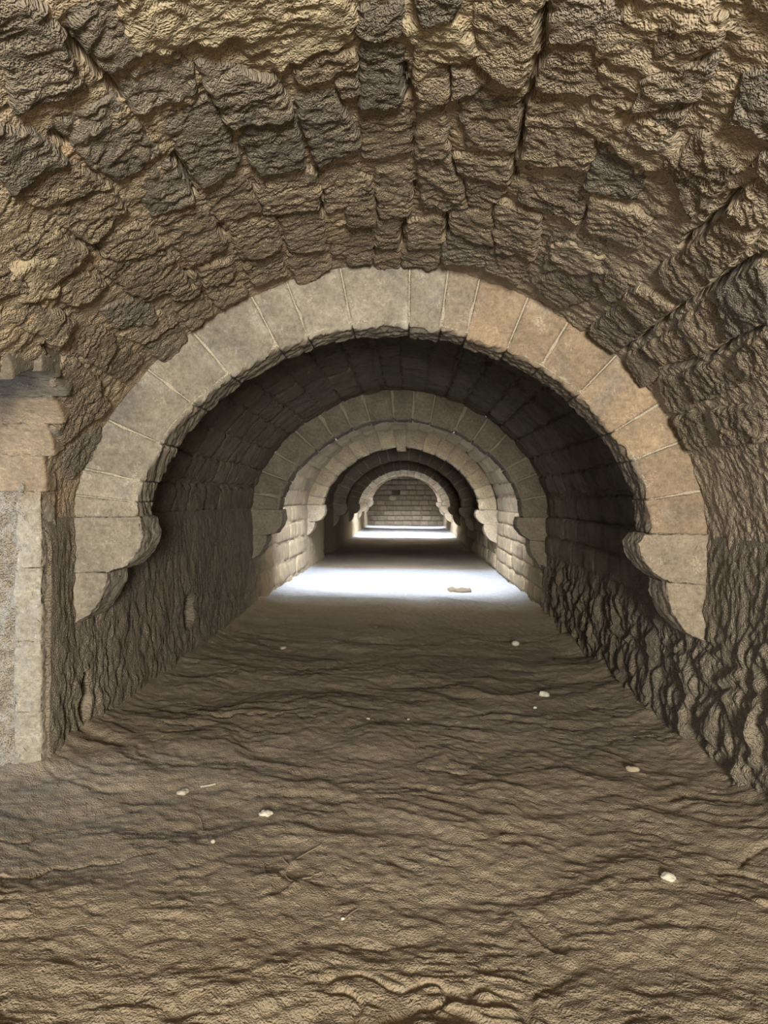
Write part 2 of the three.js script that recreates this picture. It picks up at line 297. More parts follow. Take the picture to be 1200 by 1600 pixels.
// the stones of the near vault, each where the photograph shows it: corners as seen, and a tone (b brown, d dark, k dark and knobbly, t tan, l lilac grey, m its surroundings' tone)
const NEAR = [
  [-40, -25, 72, 12, 133, 126, 20, 172, 'd'], [76, 14, 190, -8, 230, 72, 168, 112, 'k'], [166, 104, 286, 66, 312, 142, 204, 178, 'k'],
  [300, 92, 430, 116, 457, 170, 356, 187, 'd'], [367, 188, 462, 182, 475, 250, 398, 260, 'd'], [455, 145, 525, 134, 567, 220, 492, 245, 'd'],
  [460, 82, 556, 76, 560, 104, 461, 132, 'b'], [521, 120, 565, 112, 570, 140, 530, 145, 'l'], [242, 186, 340, 150, 374, 250, 312, 284, 'd'],
  [66, 196, 186, 150, 252, 236, 182, 284, 'k'], [193, 272, 272, 242, 307, 304, 234, 338, 'k'], [310, 296, 385, 272, 408, 324, 338, 345, 'b'],
  [397, 264, 492, 260, 503, 317, 408, 330, 't'], [354, 346, 430, 334, 437, 380, 376, 402, 'b'], [238, 346, 312, 320, 357, 378, 296, 412, 'b'],
  [436, 342, 505, 326, 508, 378, 450, 386, 'b'], [495, 262, 560, 246, 580, 300, 508, 328, 't'], [62, 326, 170, 290, 198, 324, 138, 374, 'b'],
  [142, 386, 214, 342, 262, 382, 186, 406, 'b'], [5, 382, 82, 352, 133, 384, 74, 446, 'b'], [-30, 190, 54, 200, 106, 245, 10, 298, 'd'],
  [108, 246, 170, 288, 66, 322, 18, 306, 'b'], [-30, 392, 28, 428, 40, 444, -10, 470, 'b'], [142, 412, 260, 390, 293, 440, 222, 468, 'b'],
  [5, 494, 34, 460, 114, 496, 80, 536, 't'], [100, 536, 138, 498, 184, 522, 158, 580, 'b'], [150, 482, 222, 462, 244, 494, 178, 508, 'd'],
  [186, 522, 250, 482, 272, 502, 218, 534, 't'], [264, 468, 300, 442, 332, 482, 290, 510, 'b'], [70, 452, 136, 422, 170, 444, 104, 477, 'b'],
  [226, 540, 274, 506, 292, 526, 250, 560, 'l'], [160, 580, 200, 540, 222, 560, 190, 600, 'b'], [75, 580, 118, 560, 160, 600, 110, 650, 'b'],
  [85, 668, 150, 606, 168, 630, 95, 696, 'b'], [95, 706, 158, 662, 150, 706, 108, 750, 'd'],
  [378, 410, 436, 386, 448, 420, 392, 441, 'b'], [448, 392, 512, 386, 516, 414, 462, 438, 'b'], [513, 356, 551, 352, 550, 398, 518, 400, 'b'],
  [308, 416, 364, 403, 362, 430, 316, 446, 'b'], [316, 452, 366, 434, 385, 452, 340, 476, 'b'], [254, 440, 304, 422, 312, 452, 270, 466, 'b'],
  [561, 64, 633, 64, 634, 152, 563, 158, 'd'], [646, 62, 698, 70, 702, 148, 652, 158, 'b'], [704, 96, 768, 116, 744, 140, 704, 142, 'l'],
  [716, 144, 818, 146, 812, 232, 726, 220, 'b'], [652, 164, 697, 160, 704, 236, 650, 238, 't'], [562, 166, 644, 164, 645, 236, 564, 242, 'b'],
  [583, 248, 645, 244, 646, 326, 592, 334, 't'], [536, 282, 582, 276, 588, 334, 542, 344, 'b'], [648, 246, 704, 242, 732, 316, 662, 322, 'b'],
  [710, 236, 807, 238, 802, 284, 716, 264, 't'], [718, 272, 800, 290, 766, 320, 736, 312, 'b'], [590, 342, 628, 338, 625, 380, 586, 378, 'b'],
  [636, 342, 698, 336, 692, 382, 638, 382, 't'], [542, 350, 582, 346, 582, 402, 542, 406, 'b'], [704, 326, 770, 322, 772, 380, 703, 354, 'b'],
  [698, 362, 766, 386, 757, 412, 690, 402, 'l'], [627, 388, 690, 390, 687, 413, 627, 410, 'b'], [584, 386, 625, 386, 625, 411, 584, 413, 'b'],
  [772, 308, 846, 336, 840, 396, 776, 382, 'b'], [764, 386, 836, 402, 812, 436, 758, 411, 'b'],
  [637, -40, 722, -40, 716, 20, 656, 24, 'd'], [736, -30, 858, -30, 824, 126, 744, 88, 't'], [548, 8, 634, 4, 634, 52, 556, 58, 'd'],
  [866, -20, 1012, 14, 1004, 78, 862, 54, 'l'], [852, 62, 986, 92, 976, 148, 836, 132, 't'], [828, 142, 936, 190, 922, 262, 816, 236, 'b'],
  [938, 222, 1026, 246, 994, 312, 914, 286, 'd'], [1010, 100, 1134, 82, 1094, 154, 988, 168, 'l'], [984, 176, 1092, 160, 1040, 236, 968, 210, 'l'],
  [1146, 112, 1240, 80, 1236, 236, 1140, 182, 'd'], [1036, 242, 1110, 196, 1162, 262, 1086, 344, 'b'], [813, 246, 920, 290, 910, 346, 808, 306, 'b'],
  [926, 296, 1022, 342, 1000, 384, 920, 354, 'b'], [1064, 388, 1130, 328, 1198, 362, 1121, 440, 'b'], [1026, 417, 1060, 391, 1118, 440, 1072, 476, 'b'],
  [972, 462, 1002, 440, 1066, 472, 1019, 513, 'b'], [923, 510, 964, 478, 1016, 516, 967, 546, 'b'], [912, 412, 946, 402, 988, 446, 962, 474, 'b'],
  [1054, 504, 1107, 462, 1147, 531, 1101, 557, 'b'], [1118, 443, 1204, 397, 1215, 500, 1147, 528, 'd'], [1004, 538, 1051, 510, 1092, 557, 1042, 569, 'b'],
  [974, 550, 999, 541, 1040, 574, 1014, 608, 'b'], [1069, 578, 1115, 560, 1165, 601, 1089, 632, 'b'], [1142, 552, 1191, 510, 1240, 560, 1177, 600, 'b'],
  [1116, 636, 1200, 626, 1196, 690, 1136, 698, 'b'], [1054, 648, 1098, 642, 1108, 698, 1083, 704, 'b'], [1026, 588, 1066, 584, 1092, 640, 1052, 646, 'b'],
  [830, 434, 912, 417, 966, 456, 878, 478, 'b'], [866, 362, 948, 372, 940, 400, 850, 420, 'b'], [1130, 320, 1180, 262, 1250, 300, 1200, 356, 'b'],
  [1168, 250, 1230, 210, 1300, 260, 1240, 300, 'l'], [1020, 20, 1140, 10, 1140, 72, 1016, 84, 'b'], [870, 482, 924, 505, 906, 520, 862, 486, 'b'],
];
const TONE = { b: BROWN, d: DARK, k: C(0.12, 0.11, 0.09), t: TAN, l: LILAC };
for (const [x0, y0, x1, y1, x2, y2, x3, y3, t] of NEAR) {
  const mx = (x0 + x1 + x2 + x3) / 4, my = (y0 + y1 + y2 + y3) / 4, q = [[x0, y0], [x1, y1], [x2, y2], [x3, y3]].map(([x, y]) => vaultFromView(mx + (x - mx) * (mx > 980 ? 1.06 : 1.1), my + (y - my) * (mx > 980 ? 1.06 : 1.1))), base = TONE[t];
  mesh('stone', block(vault, q, {
    res: 0.0095, cracks: groove, proud: mx > 980 && my > 380 ? rr(0.01, 0.026) : rr(0.004, 0.022), lean: rr(0.006, 0.022), amp: rr(1.2, 1.7), round: rr(0.06, 0.2), gap: mx > 980 ? 0.02 : 0.008, bevel: 0.02,
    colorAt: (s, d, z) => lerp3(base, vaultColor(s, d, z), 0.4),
    relief: t === 'k' ? (s, d, z) => 0.012 * fbm(s * 7, d * 7, z, 2) + 0.014 * billow(s * 17, d * 17, z + 7) + 0.007 * billow(s * 36, d * 36, z + 8) : undefined,
  }), t === 'k' ? M.knobbly : M.rough, ceiling);
}
// courses of stones along the vault of the farther bays
function courses(d0, d1, size, res, one, many) {
  const n = Math.round(ARCLEN / 0.25), far = [];
  for (let k = 0; k < n; k++) {
    const s0 = ARCLEN * (k + rr(-0.12, 0.12)) / n, s1 = ARCLEN * (k + 1 + rr(-0.12, 0.12)) / n;
    for (let d = d0 + rr(-0.3, 0); d < d1;) {
      const e = Math.min(d + rr(0.8, 1.35) * size, d1 + 0.04), m = (d + e) / 2, [x] = vaultAt((s0 + s1) / 2);
      if (e - d > 0.12 && !inSkylight(x, m, 0.06)) {
        const g = block(vault, [[s0, d], [s1, d], [s1, e], [s0, e]], { res, proud: rr(-0.004, 0.016), amp: 1.3, gap: 0.02, warp: 0.03, color: lerp3(vaultColor((s0 + s1) / 2, m, 0), C(0.11, 0.09, 0.062), m < 9.4 ? 0.65 : 0), lean: 0.008 });  // stones of the dim second bay are darkened in colour to look shaded
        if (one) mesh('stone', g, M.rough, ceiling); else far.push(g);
      }
      d = e;
    }
  }
  if (far.length) { const m = mesh(many, mergeGeometries(far), M.rough, ceiling); m.userData.kind = 'stuff'; }
}
courses(5.4, 9.36, 0.46, 0.03, true);
courses(9.7, 14.5, 0.45, 0.05, false, 'vault_stones');
courses(14.85, 36, 0.6, 0.12, false, 'vault_stones');

// walls
const HOLES = [[0.48, 6.63, 0.14, 0.13, 0.24], [0.3, 4.5, 0.15, 0.07, 0.2], [0.55, 8.6, 0.08, 0.06, 0.05]];   // hollows in the left wall: height, distance, half sizes, depth
function leftRelief(y, d) {
  let h = 0.03 * fbm(y * 1.6, d * 2, 140, 3) + 0.012 * ridge(y * 5, d * 11, 141) + 0.008 * ridge(y * 11, d * 22, 142) + 0.005 * fbm(y * 24, d * 36, 143, 2);
  const low = 1 - smooth(0.4, 1.0, y); h += low * (0.018 * billow(y * 3, d * 4, 144) + 0.014 * billow(y * 7, d * 9, 145)) + 0.012 * ridge(y * 2.2 + 0.6 * noise(y * 3, d * 3, 148), d * 7, 147) * clamp(0.4 + noise(y * 2, d * 2, 149));
  h = mixf(h, 0.03 + 0.5 * h, 1 - smooth(0.04, 0.4, d < 4.0 ? 9 : d - 4.0));
  for (const [a, b, p, q, k] of HOLES) h -= k * (1 - smooth(0.75, 1.1, Math.hypot((y - a) / p, (d - b) / q) + 0.25 * noise(y * 9, d * 9, 146)));
  return h;
}
function rightRelief(y, d) {
  let h = 0.025 * fbm(y * 1.5, d * 2, 150, 3) + 0.012 * ridge(y * 6, d * 10, 151) + 0.008 * ridge(y * 13, d * 20, 152) + 0.005 * fbm(y * 24, d * 34, 153, 2);
  const wy = y + 0.12 * noise(y * 4, d * 4, 158), wd = d + 0.12 * noise(y * 4, d * 4, 159);
  const low = (1 - smooth(0.55, 0.95, y + 0.12 * noise(d * 2, y, 154))) * (1 - 0.6 * smooth(9, 10, d));
  return h + low * (0.042 * billow(wy * 3.2, wd * 4.2, 155) + 0.03 * billow(wy * 6.5, wd * 8.5, 156) + 0.014 * ridge(wy * 9, wd * 15, 157) + 0.015);
}
function wallColor(y, d, z) {
  const a = fbm(y * 1.4, d * 1.4, 160 + z, 3), b = noise(y * 7, d * 7, 161 + z);
  let c = lerp3(C(0.19, 0.155, 0.108), C(0.28, 0.235, 0.172), clamp(0.35 + 0.6 * a + 0.25 * b));
  c = lerp3(c, C(0.12, 0.103, 0.078), clamp(-0.25 + 0.8 * noise(y * 0.9, d * 0.9, 163 + z)) * 0.7);
  c = lerp3(c, C(0.11, 0.09, 0.062), 0.45 * smooth(4.6, 5.4, d) * (1 - smooth(8.6, 9.6, d)) * (z ? 0.6 : 1));  // shade of the second bay painted into the walls, stronger on the left
  return lerp3(c, C(0.45, 0.35, 0.215), 0.75 * smooth(9.4, 10.2, d));  // walls from the first skylight onward painted warm and bright, as if lit
}
const wallLeft = struct('wall_left'), wallRight = struct('wall_right');
function wallFace(parent, surf, relief, top, d0, d1, step, z, keep) {
  const y0 = -0.25, nu = Math.round((top - y0) / step), nv = Math.round((d1 - d0) / step);
  mesh('rough_face', grid(nu, nv, (i, j) => {
    const y = mixf(y0, top, i / nu), d = mixf(d0, d1, j / nv), { p, n } = surf(y, d), h = relief(y, d) * (1 - 0.75 * smooth(top - 0.12, top, y));
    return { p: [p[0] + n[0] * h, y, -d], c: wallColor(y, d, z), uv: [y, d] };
  }, keep && ((i, j) => keep(mixf(y0, top, (i + 0.5) / nu), mixf(d0, d1, (j + 0.5) / nv)))), M.rough, parent);
}
const notDoor = (y, d) => !inDoor(y, d, 0.02);
wallFace(wallLeft, leftWall, leftRelief, SPL, -4.7, 2.9, 0.07, 0, notDoor); wallFace(wallLeft, leftWall, leftRelief, SPL, 2.9, 4.9, 0.0095, 0, notDoor);
wallFace(wallLeft, leftWall, leftRelief, SPL, 4.9, 9.6, 0.016, 0); wallFace(wallLeft, leftWall, leftRelief, SPL, 9.6, 17, 0.03, 0); wallFace(wallLeft, leftWall, leftRelief, SPL, 17, 37.4, 0.06, 0, (y, d) => !inNiche(y, d));
wallFace(wallRight, rightWall, rightRelief, SPR, -4.7, 2.9, 0.07, 5); wallFace(wallRight, rightWall, rightRelief, SPR, 2.9, 5.2, 0.0095, 5);
wallFace(wallRight, rightWall, rightRelief, SPR, 5.2, 9.6, 0.016, 5); wallFace(wallRight, rightWall, rightRelief, SPR, 9.6, 15, 0.03, 5); wallFace(wallRight, rightWall, rightRelief, SPR, 15, 37.4, 0.06, 5);
function wallCourses(parent, surf, rows, d0, d1, len, res, z, relief, amp = 0.6, proud = 0.02) {
  for (const [y0, y1] of rows) for (let d = d0 + rr(-0.2, 0); d < d1;) {
    const e = Math.min(d + len * rr(0.7, 1.4), d1);
    if (e - d > 0.12 && !(surf === leftWall && inNiche((y0 + y1) / 2, (d + e) / 2))) {
      const base = relief((y0 + y1) / 2, (d + e) / 2);
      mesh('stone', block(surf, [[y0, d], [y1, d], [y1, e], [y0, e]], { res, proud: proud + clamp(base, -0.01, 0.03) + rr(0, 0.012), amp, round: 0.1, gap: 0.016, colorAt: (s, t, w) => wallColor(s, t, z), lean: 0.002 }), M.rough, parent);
    }
    d = e;
  }
}
wallCourses(wallRight, rightWall, [[0.78, 1.02], [1.02, 1.25]], 5.6, 9.34, 0.5, 0.025, 5, rightRelief);
wallCourses(wallRight, rightWall, [[0.1, 0.33], [0.33, 0.56], [0.56, 0.8], [0.8, 1.03], [1.03, 1.25]], 9.7, 14.46, 0.42, 0.04, 5, rightRelief, 0.8);
wallCourses(wallRight, rightWall, [[0.12, 0.42], [0.42, 0.7], [0.7, 0.98], [0.98, 1.24]], 14.9, 24.5, 0.55, 0.08, 5, rightRelief);
wallCourses(wallLeft, leftWall, [[0.2, 0.5], [0.5, 0.8], [0.8, 1.08], [1.08, 1.35]], 9.75, 14.46, 0.6, 0.05, 0, leftRelief, 0.5, 0.012);

// the wall that ends the tunnel, in coursed blocks, with one block fallen out and a lump of stone below the hole
{
  const back = struct('wall_back'), D = 36.4, q = D / FOCAL, surf = (x, y) => ({ p: [x, y, -D], n: [0, 0, 1] });
  const hx0 = -0.78, hx1 = -0.36, hy0 = 1.66, hy1 = 1.93;
  const boxes = [[-2.2, hx0, -0.2, 3.2, 0.3, 0.19], [hx1, 2, -0.2, 3.2, 0.3, 0.19], [hx0, hx1, -0.2, hy0, 0.3, 0.19], [hx0, hx1, hy1, 3.2, 0.3, 0.19], [-1.2, 0.2, 1.2, 2.4, 0.3, 0.62]];
  mesh('mortar_bed', mergeGeometries(boxes.map(([x0, x1, y0, y1, t, z]) => roughen(new THREE.BoxGeometry(x1 - x0, y1 - y0, t).translate((x0 + x1) / 2, (y0 + y1) / 2, -D - z), 0.4, 0.006, 3, 4, () => C(0.2, 0.165, 0.12), 3))), M.mortar, back);
  const rows = 12, h = 0.245;
  for (let r = 0; r < rows; r++) {
    const y0 = 0.21 + r * h;
    for (let x = -2 + (r % 2) * 0.22 + rr(-0.05, 0.05); x < 1.75;) {
      const w = rr(0.36, 0.5), hole = Math.abs(y0 + h / 2 - 1.8) < 0.12 && x < hx1 - 0.05 && x + w > hx0 + 0.05;
      if (!hole) mesh('stone', block(surf, [[x, y0], [x + w, y0], [x + w, y0 + h], [x, y0 + h]], { res: 0.1, proud: rr(0.01, 0.04), amp: 0.3, gap: 0.03, warp: 0.008, round: 0.04, color: lerp3(C(0.3, 0.235, 0.16), C(0.24, 0.19, 0.13), rnd()) }), M.rough, back);
      x += w;
    }
  }
  mesh('stone', roughen(new THREE.SphereGeometry(0.17, 16, 12).scale(1.1, 0.75, 0.6).translate((613 - VX) * q, EYE + (VY - 778) * q, -D + 0.05), 0.1, 0.03, 6, 9, () => C(0.4, 0.33, 0.24), 2), M.rough, back);
}

// unseen wall added behind the camera, its opening sized to shape the near light
{
  const front = struct('added_wall_front'), z = 4.35, col = (x, y) => lerp3(BROWN, TAN, clamp(0.5 + noise(x * 2, y * 2, 190)));
  for (const [x0, x1, y0, y1] of [[-2.3, -0.05, -0.3, 3.1], [1.05, 2.1, -0.3, 3.1], [-0.05, 1.05, 2.25, 3.1], [-0.05, 1.05, -0.3, 0.95]])
    mesh('masonry', roughen(new THREE.BoxGeometry(x1 - x0, y1 - y0, 0.4).translate((x0 + x1) / 2, (y0 + y1) / 2, z), 0.1, 0.03, 4, 5, col, 5), M.rough, front);
}

// ---------------------------------------------------------------- doorway in the left wall, near the camera
{
  const door = struct('door_1'), x1 = XL - 0.005, x0 = -3.2;
  const stoneColor = (x, y) => y > 1.94 ? C(0.15, 0.125, 0.092) : lerp3(C(0.29, 0.255, 0.195), C(0.25, 0.185, 0.12), smooth(1.35, 1.5, y + 0.1 * noise(y * 8, 2)));
  // dressed jamb stones on the far side
  for (const [a, b] of [[-0.05, 0.36], [0.36, 0.72], [0.72, 1.1], [1.1, 1.5]]) {
    const w = rr(0.125, 0.145);
    mesh('jamb_stone', roughen(new THREE.BoxGeometry(w, b - a - 0.002, 0.16).translate(x1 - w / 2 + 0.02, (a + b) / 2, -(DOOR.c + DOOR.r + 0.07)), 0.018, 0.02, 11, rr(0, 90), stoneColor, 7), M.dressed, door);
  }
  // voussoirs round the head, each deeper into the passage than the one below
  const N = 9;
  for (let k = 0; k < N; k++) {
    const a0 = Math.PI * k / N + 0.012, a1 = Math.PI * (k + 1) / N - 0.012, r0 = DOOR.r, r1 = DOOR.r + 0.1, sh = new THREE.Shape();
    for (let i = 0; i <= 5; i++) { const a = mixf(a0, a1, i / 5); i ? sh.lineTo(r0 * Math.cos(a), r0 * Math.sin(a)) : sh.moveTo(r0 * Math.cos(a), r0 * Math.sin(a)); }
    for (let i = 5; i >= 0; i--) { const a = mixf(a0, a1, i / 5); sh.lineTo(r1 * Math.cos(a), r1 * Math.sin(a)); }
    const lift = Math.sin((a0 + a1) / 2), inner = mixf(XL, -1.62, lift * lift), wide = mixf(0.18, 0.5, lift);
    const g = new THREE.ExtrudeGeometry(sh, { depth: wide, bevelEnabled: true, bevelSize: 0.012, bevelThickness: 0.012, bevelSegments: 2 });
    g.rotateY(Math.PI / 2).translate(inner - wide + 0.02, DOOR.ys, -DOOR.c);
    mesh('voussoir', roughen(g, 0.03, 0.006, 9, rr(0, 90), stoneColor, 6), M.dressed, door);
  }
  // rough passage: far side, near side, head and sill
  const len = x1 - x0, nx = 110, tube = [];
  const prof = []; for (let i = 0; i <= 130; i++) prof.push(['far', mixf(-0.15, DOOR.ys, i / 130)]); for (let i = 1; i < 40; i++) prof.push(['arc', Math.PI * i / 40]); for (let i = 0; i <= 30; i++) prof.push(['near', mixf(DOOR.ys, -0.15, i / 30)]);
  mesh('passage_lining', grid(prof.length - 1, nx, (i, j) => {
    const [kind, v] = prof[i], x = mixf(x1 - 0.06, x0, j / nx), R = DOOR.r + 0.05;
    const y = kind === 'arc' ? DOOR.ys + R * Math.sin(v) : v, d = kind === 'arc' ? DOOR.c + R * Math.cos(v) : DOOR.c + (kind === 'far' ? R : -R);
    const h = 0.06 * fbm(x * 5, y * 3, 170, 3) + 0.035 * ridge(x * 12, y * 7, 171) + 0.03 * billow(x * 16, y * 11, 173) + 0.02 * ridge(x * 24, y * 16, 172), k = kind === 'arc' ? [-Math.sin(v), -Math.cos(v)] : [0, kind === 'far' ? -1 : 1];
    return { p: [x, y + k[0] * h, -(d + k[1] * h)], c: lerp3(wallColor(y, x + 20, 5), C(0.33, 0.315, 0.29), 0.55), uv: [x, y + d] };
  }), M.rough, door);
}
// a low opening in the left wall of the dark bay
{
  const door = struct('door_2'), pr = []; for (let i = 0; i <= 12; i++) pr.push([17.23, -0.3 + 1.58 * i / 12]); for (let i = 1; i < 14; i++) pr.push([17.23 + 2.06 * i / 14, 1.28]); for (let i = 0; i <= 12; i++) pr.push([19.29, 1.28 - 1.58 * i / 12]);
  mesh('passage_lining', grid(pr.length - 1, 14, (i, j) => { const x = mixf(XL + 0.02, XL - 1.6, j / 14), [d, y] = pr[i], m = 0.02 * noise(x * 4, y * 4 + d * 3, 185); return { p: [x, y + m, -d + m], c: C(0.16, 0.13, 0.095), uv: [x, y + d] }; }), M.rough, door);
  mesh('back_face', roughen(new THREE.BoxGeometry(0.3, 1.9, 2.4).translate(XL - 1.7, 0.5, -18.25), 0.2, 0.02, 4, 3, () => C(0.16, 0.13, 0.095), 4), M.rough, door);
}
// skylights: the lining of each shaft through the fill above the vault
SKYLIGHTS.forEach(([x0, x1, d0, d1, h, lean, flare], k) => {
  const win = struct('window_' + (k + 1)), top = 2.75 + h, per = [[x0, d0], [x1, d0], [x1, d1], [x0, d1], [x0, d0]], pts = [];
  for (let e = 0; e < 4; e++) for (let i = 0; i < 24; i++) pts.push([mixf(per[e][0], per[e + 1][0], i / 24), mixf(per[e][1], per[e + 1][1], i / 24)]); pts.push(per[0]);
  mesh('shaft_lining', grid(96, 20, (i, j) => {
    const [x, d] = pts[i], s = vaultS(clamp(x, -1.8, 1.6), 3), y = mixf(vaultAt(sOf(x))[1] - 0.03, top, j / 20), m = 0.02 * noise(x * 5 + d * 5, y * 5, 180), f = j / 20 * (lean + flare * (d1 - d) / (d1 - d0));
    return { p: [x + m, y, -d + f + m], c: C(0.42, 0.36, 0.27), uv: [x + d, y] };
  }), M.rough, win);
});
function sOf(x) { let a = 0, b = ARCLEN; for (let i = 0; i < 40; i++) { const m = (a + b) / 2; if (vaultAt(m)[0] < x) a = m; else b = m; } return a; }

// ---------------------------------------------------------------- the transverse arches
const AD = [4.39, 9.34, 14.49, 19.54, 24.6, 29.65, 34.7], THICK = 0.31;
const metre = (pts, d = 4.39) => pts.map(([x, y]) => [(x - VX) * d / FOCAL, EYE + (VY - y) * d / FOCAL]);
const CORBELS = [
  metre([[112, 809], [218, 809], [223, 838], [216, 862], [198, 883], [168, 892], [112, 893]]),
  metre([[112, 895], [168, 895], [166, 914], [156, 938], [140, 958], [112, 976]]),
  metre([[1112, 836], [1006, 836], [998, 850], [1001, 868], [1018, 892], [1044, 908], [1112, 913]]),
  metre([[1112, 915], [1042, 911], [1042, 932], [1052, 962], [1074, 988], [1112, 1006]]),
];
// joints of the nearest arch, where the photograph shows them on its outer edge
const JOINTS1 = [[120, 774], [146, 735], [184, 662], [238, 582], [306, 524], [397, 470], [450, 446], [532, 421], [640, 413], [701, 419], [750, 434], [826, 464], [890, 500], [962, 556], [1022, 634], [1062, 690], [1092, 768]];
function voussoir(t0, t1, z, color, res, dx, dy, lift) {
  // cross-section loop in (r: 0 inner .. 1 outer, w: 0 front .. 1 back), swept from t0 to t1
  const H = 0.335, loop = [], seg = (a, b, n) => { for (let i = 0; i < n; i++) loop.push([mixf(a[0], b[0], i / n), mixf(a[1], b[1], i / n)]); };
  const bev = 0.022, br = bev / H, bw = bev / THICK, nr = Math.max(3, Math.round(H / res)), nw = Math.max(3, Math.round(THICK / res));
  seg([1.04, 0], [br, 0], nr); seg([br, 0], [br * 0.3, bw * 0.3], 1); seg([br * 0.3, bw * 0.3], [0, bw], 1); seg([0, bw], [0, 1 - bw], nw); seg([0, 1 - bw], [br, 1], 2); seg([br, 1], [1.04, 1], nr); loop.push([1.04, 1]);
  const arc = Math.abs(t0 - t1) * 1.6, na = Math.max(3, Math.round(arc / res)), L = loop.length - 1;
  return grid(L, na + 2, (i, j) => {
    const f = clamp((j - 1) / na), th = mixf(t0, t1, f), e = Math.min(f, 1 - f) * arc, end = j === 0 || j === na + 2;
    const [r, w] = loop[i], pi = onCurve(INNER, th), po = onCurve(OUTER, th);
    let x = mixf(pi[0], po[0], r), y = mixf(pi[1], po[1], r), zz = w * THICK, ux = po[0] - pi[0], uy = po[1] - pi[1]; const ul = Math.hypot(ux, uy); ux /= ul; uy /= ul;
    const round = 0.004 * (1 - smooth(0, 0.014, e)) + (end ? 0.03 : 0), under = 1 - smooth(0, 0.15, r), front = w < 0.02 ? 1 : 0;
    let h = 0.006 * fbm(x * 5, y * 5, z + zz * 5, 3) - round; h += under * (1 - front) * (0.016 * ridge(x * 10 + zz * 7, y * 10 + zz * 16, z + 3) + 0.01 * ridge(x * 24 + zz * 9, y * 24 + zz * 30, z + 4) + 0.014 * fbm(x * 8, y * 8, z + zz * 14, 3)) - 0.01 * under * clamp(noise(x * 6, y * 6, z + 9) * 2 - 0.4);
    // push along the outward direction of the loop
    if (w < 0.02) zz -= h; else if (w > 0.98) zz += h; if (r < 0.1) { x -= ux * (h + lift); y -= uy * (h + lift); }
    if (end && r >= 0.1) zz = clamp(zz, 0.03, THICK - 0.03);
    const c = color(x, y, zz, r);
    return { p: [x + dx, y + dy, -zz], c, uv: [x + z + zz * 0.8, y + z + zz * 0.8] };
  });
}
const ARCH_LABELS = [
  'nearest and largest stone arch, pale grey on its left and warm brown on its right',
  'second arch from the front, dull grey-brown, just before the brightest pool of daylight',
  'third arch, sunlit tan voussoirs with one dropped crown block, behind the brightest pool of daylight',
  'dark shadowed arch directly behind the sunlit arch with the dropped crown block',
  'darkest thin arch ring, seen between the shadowed arch and the small pale lit arch',
  'small pale lit arch beyond the dark arches, standing at the second pool of light',
  'smallest and farthest arch, pinkish stone, directly before the blocked end wall',
];
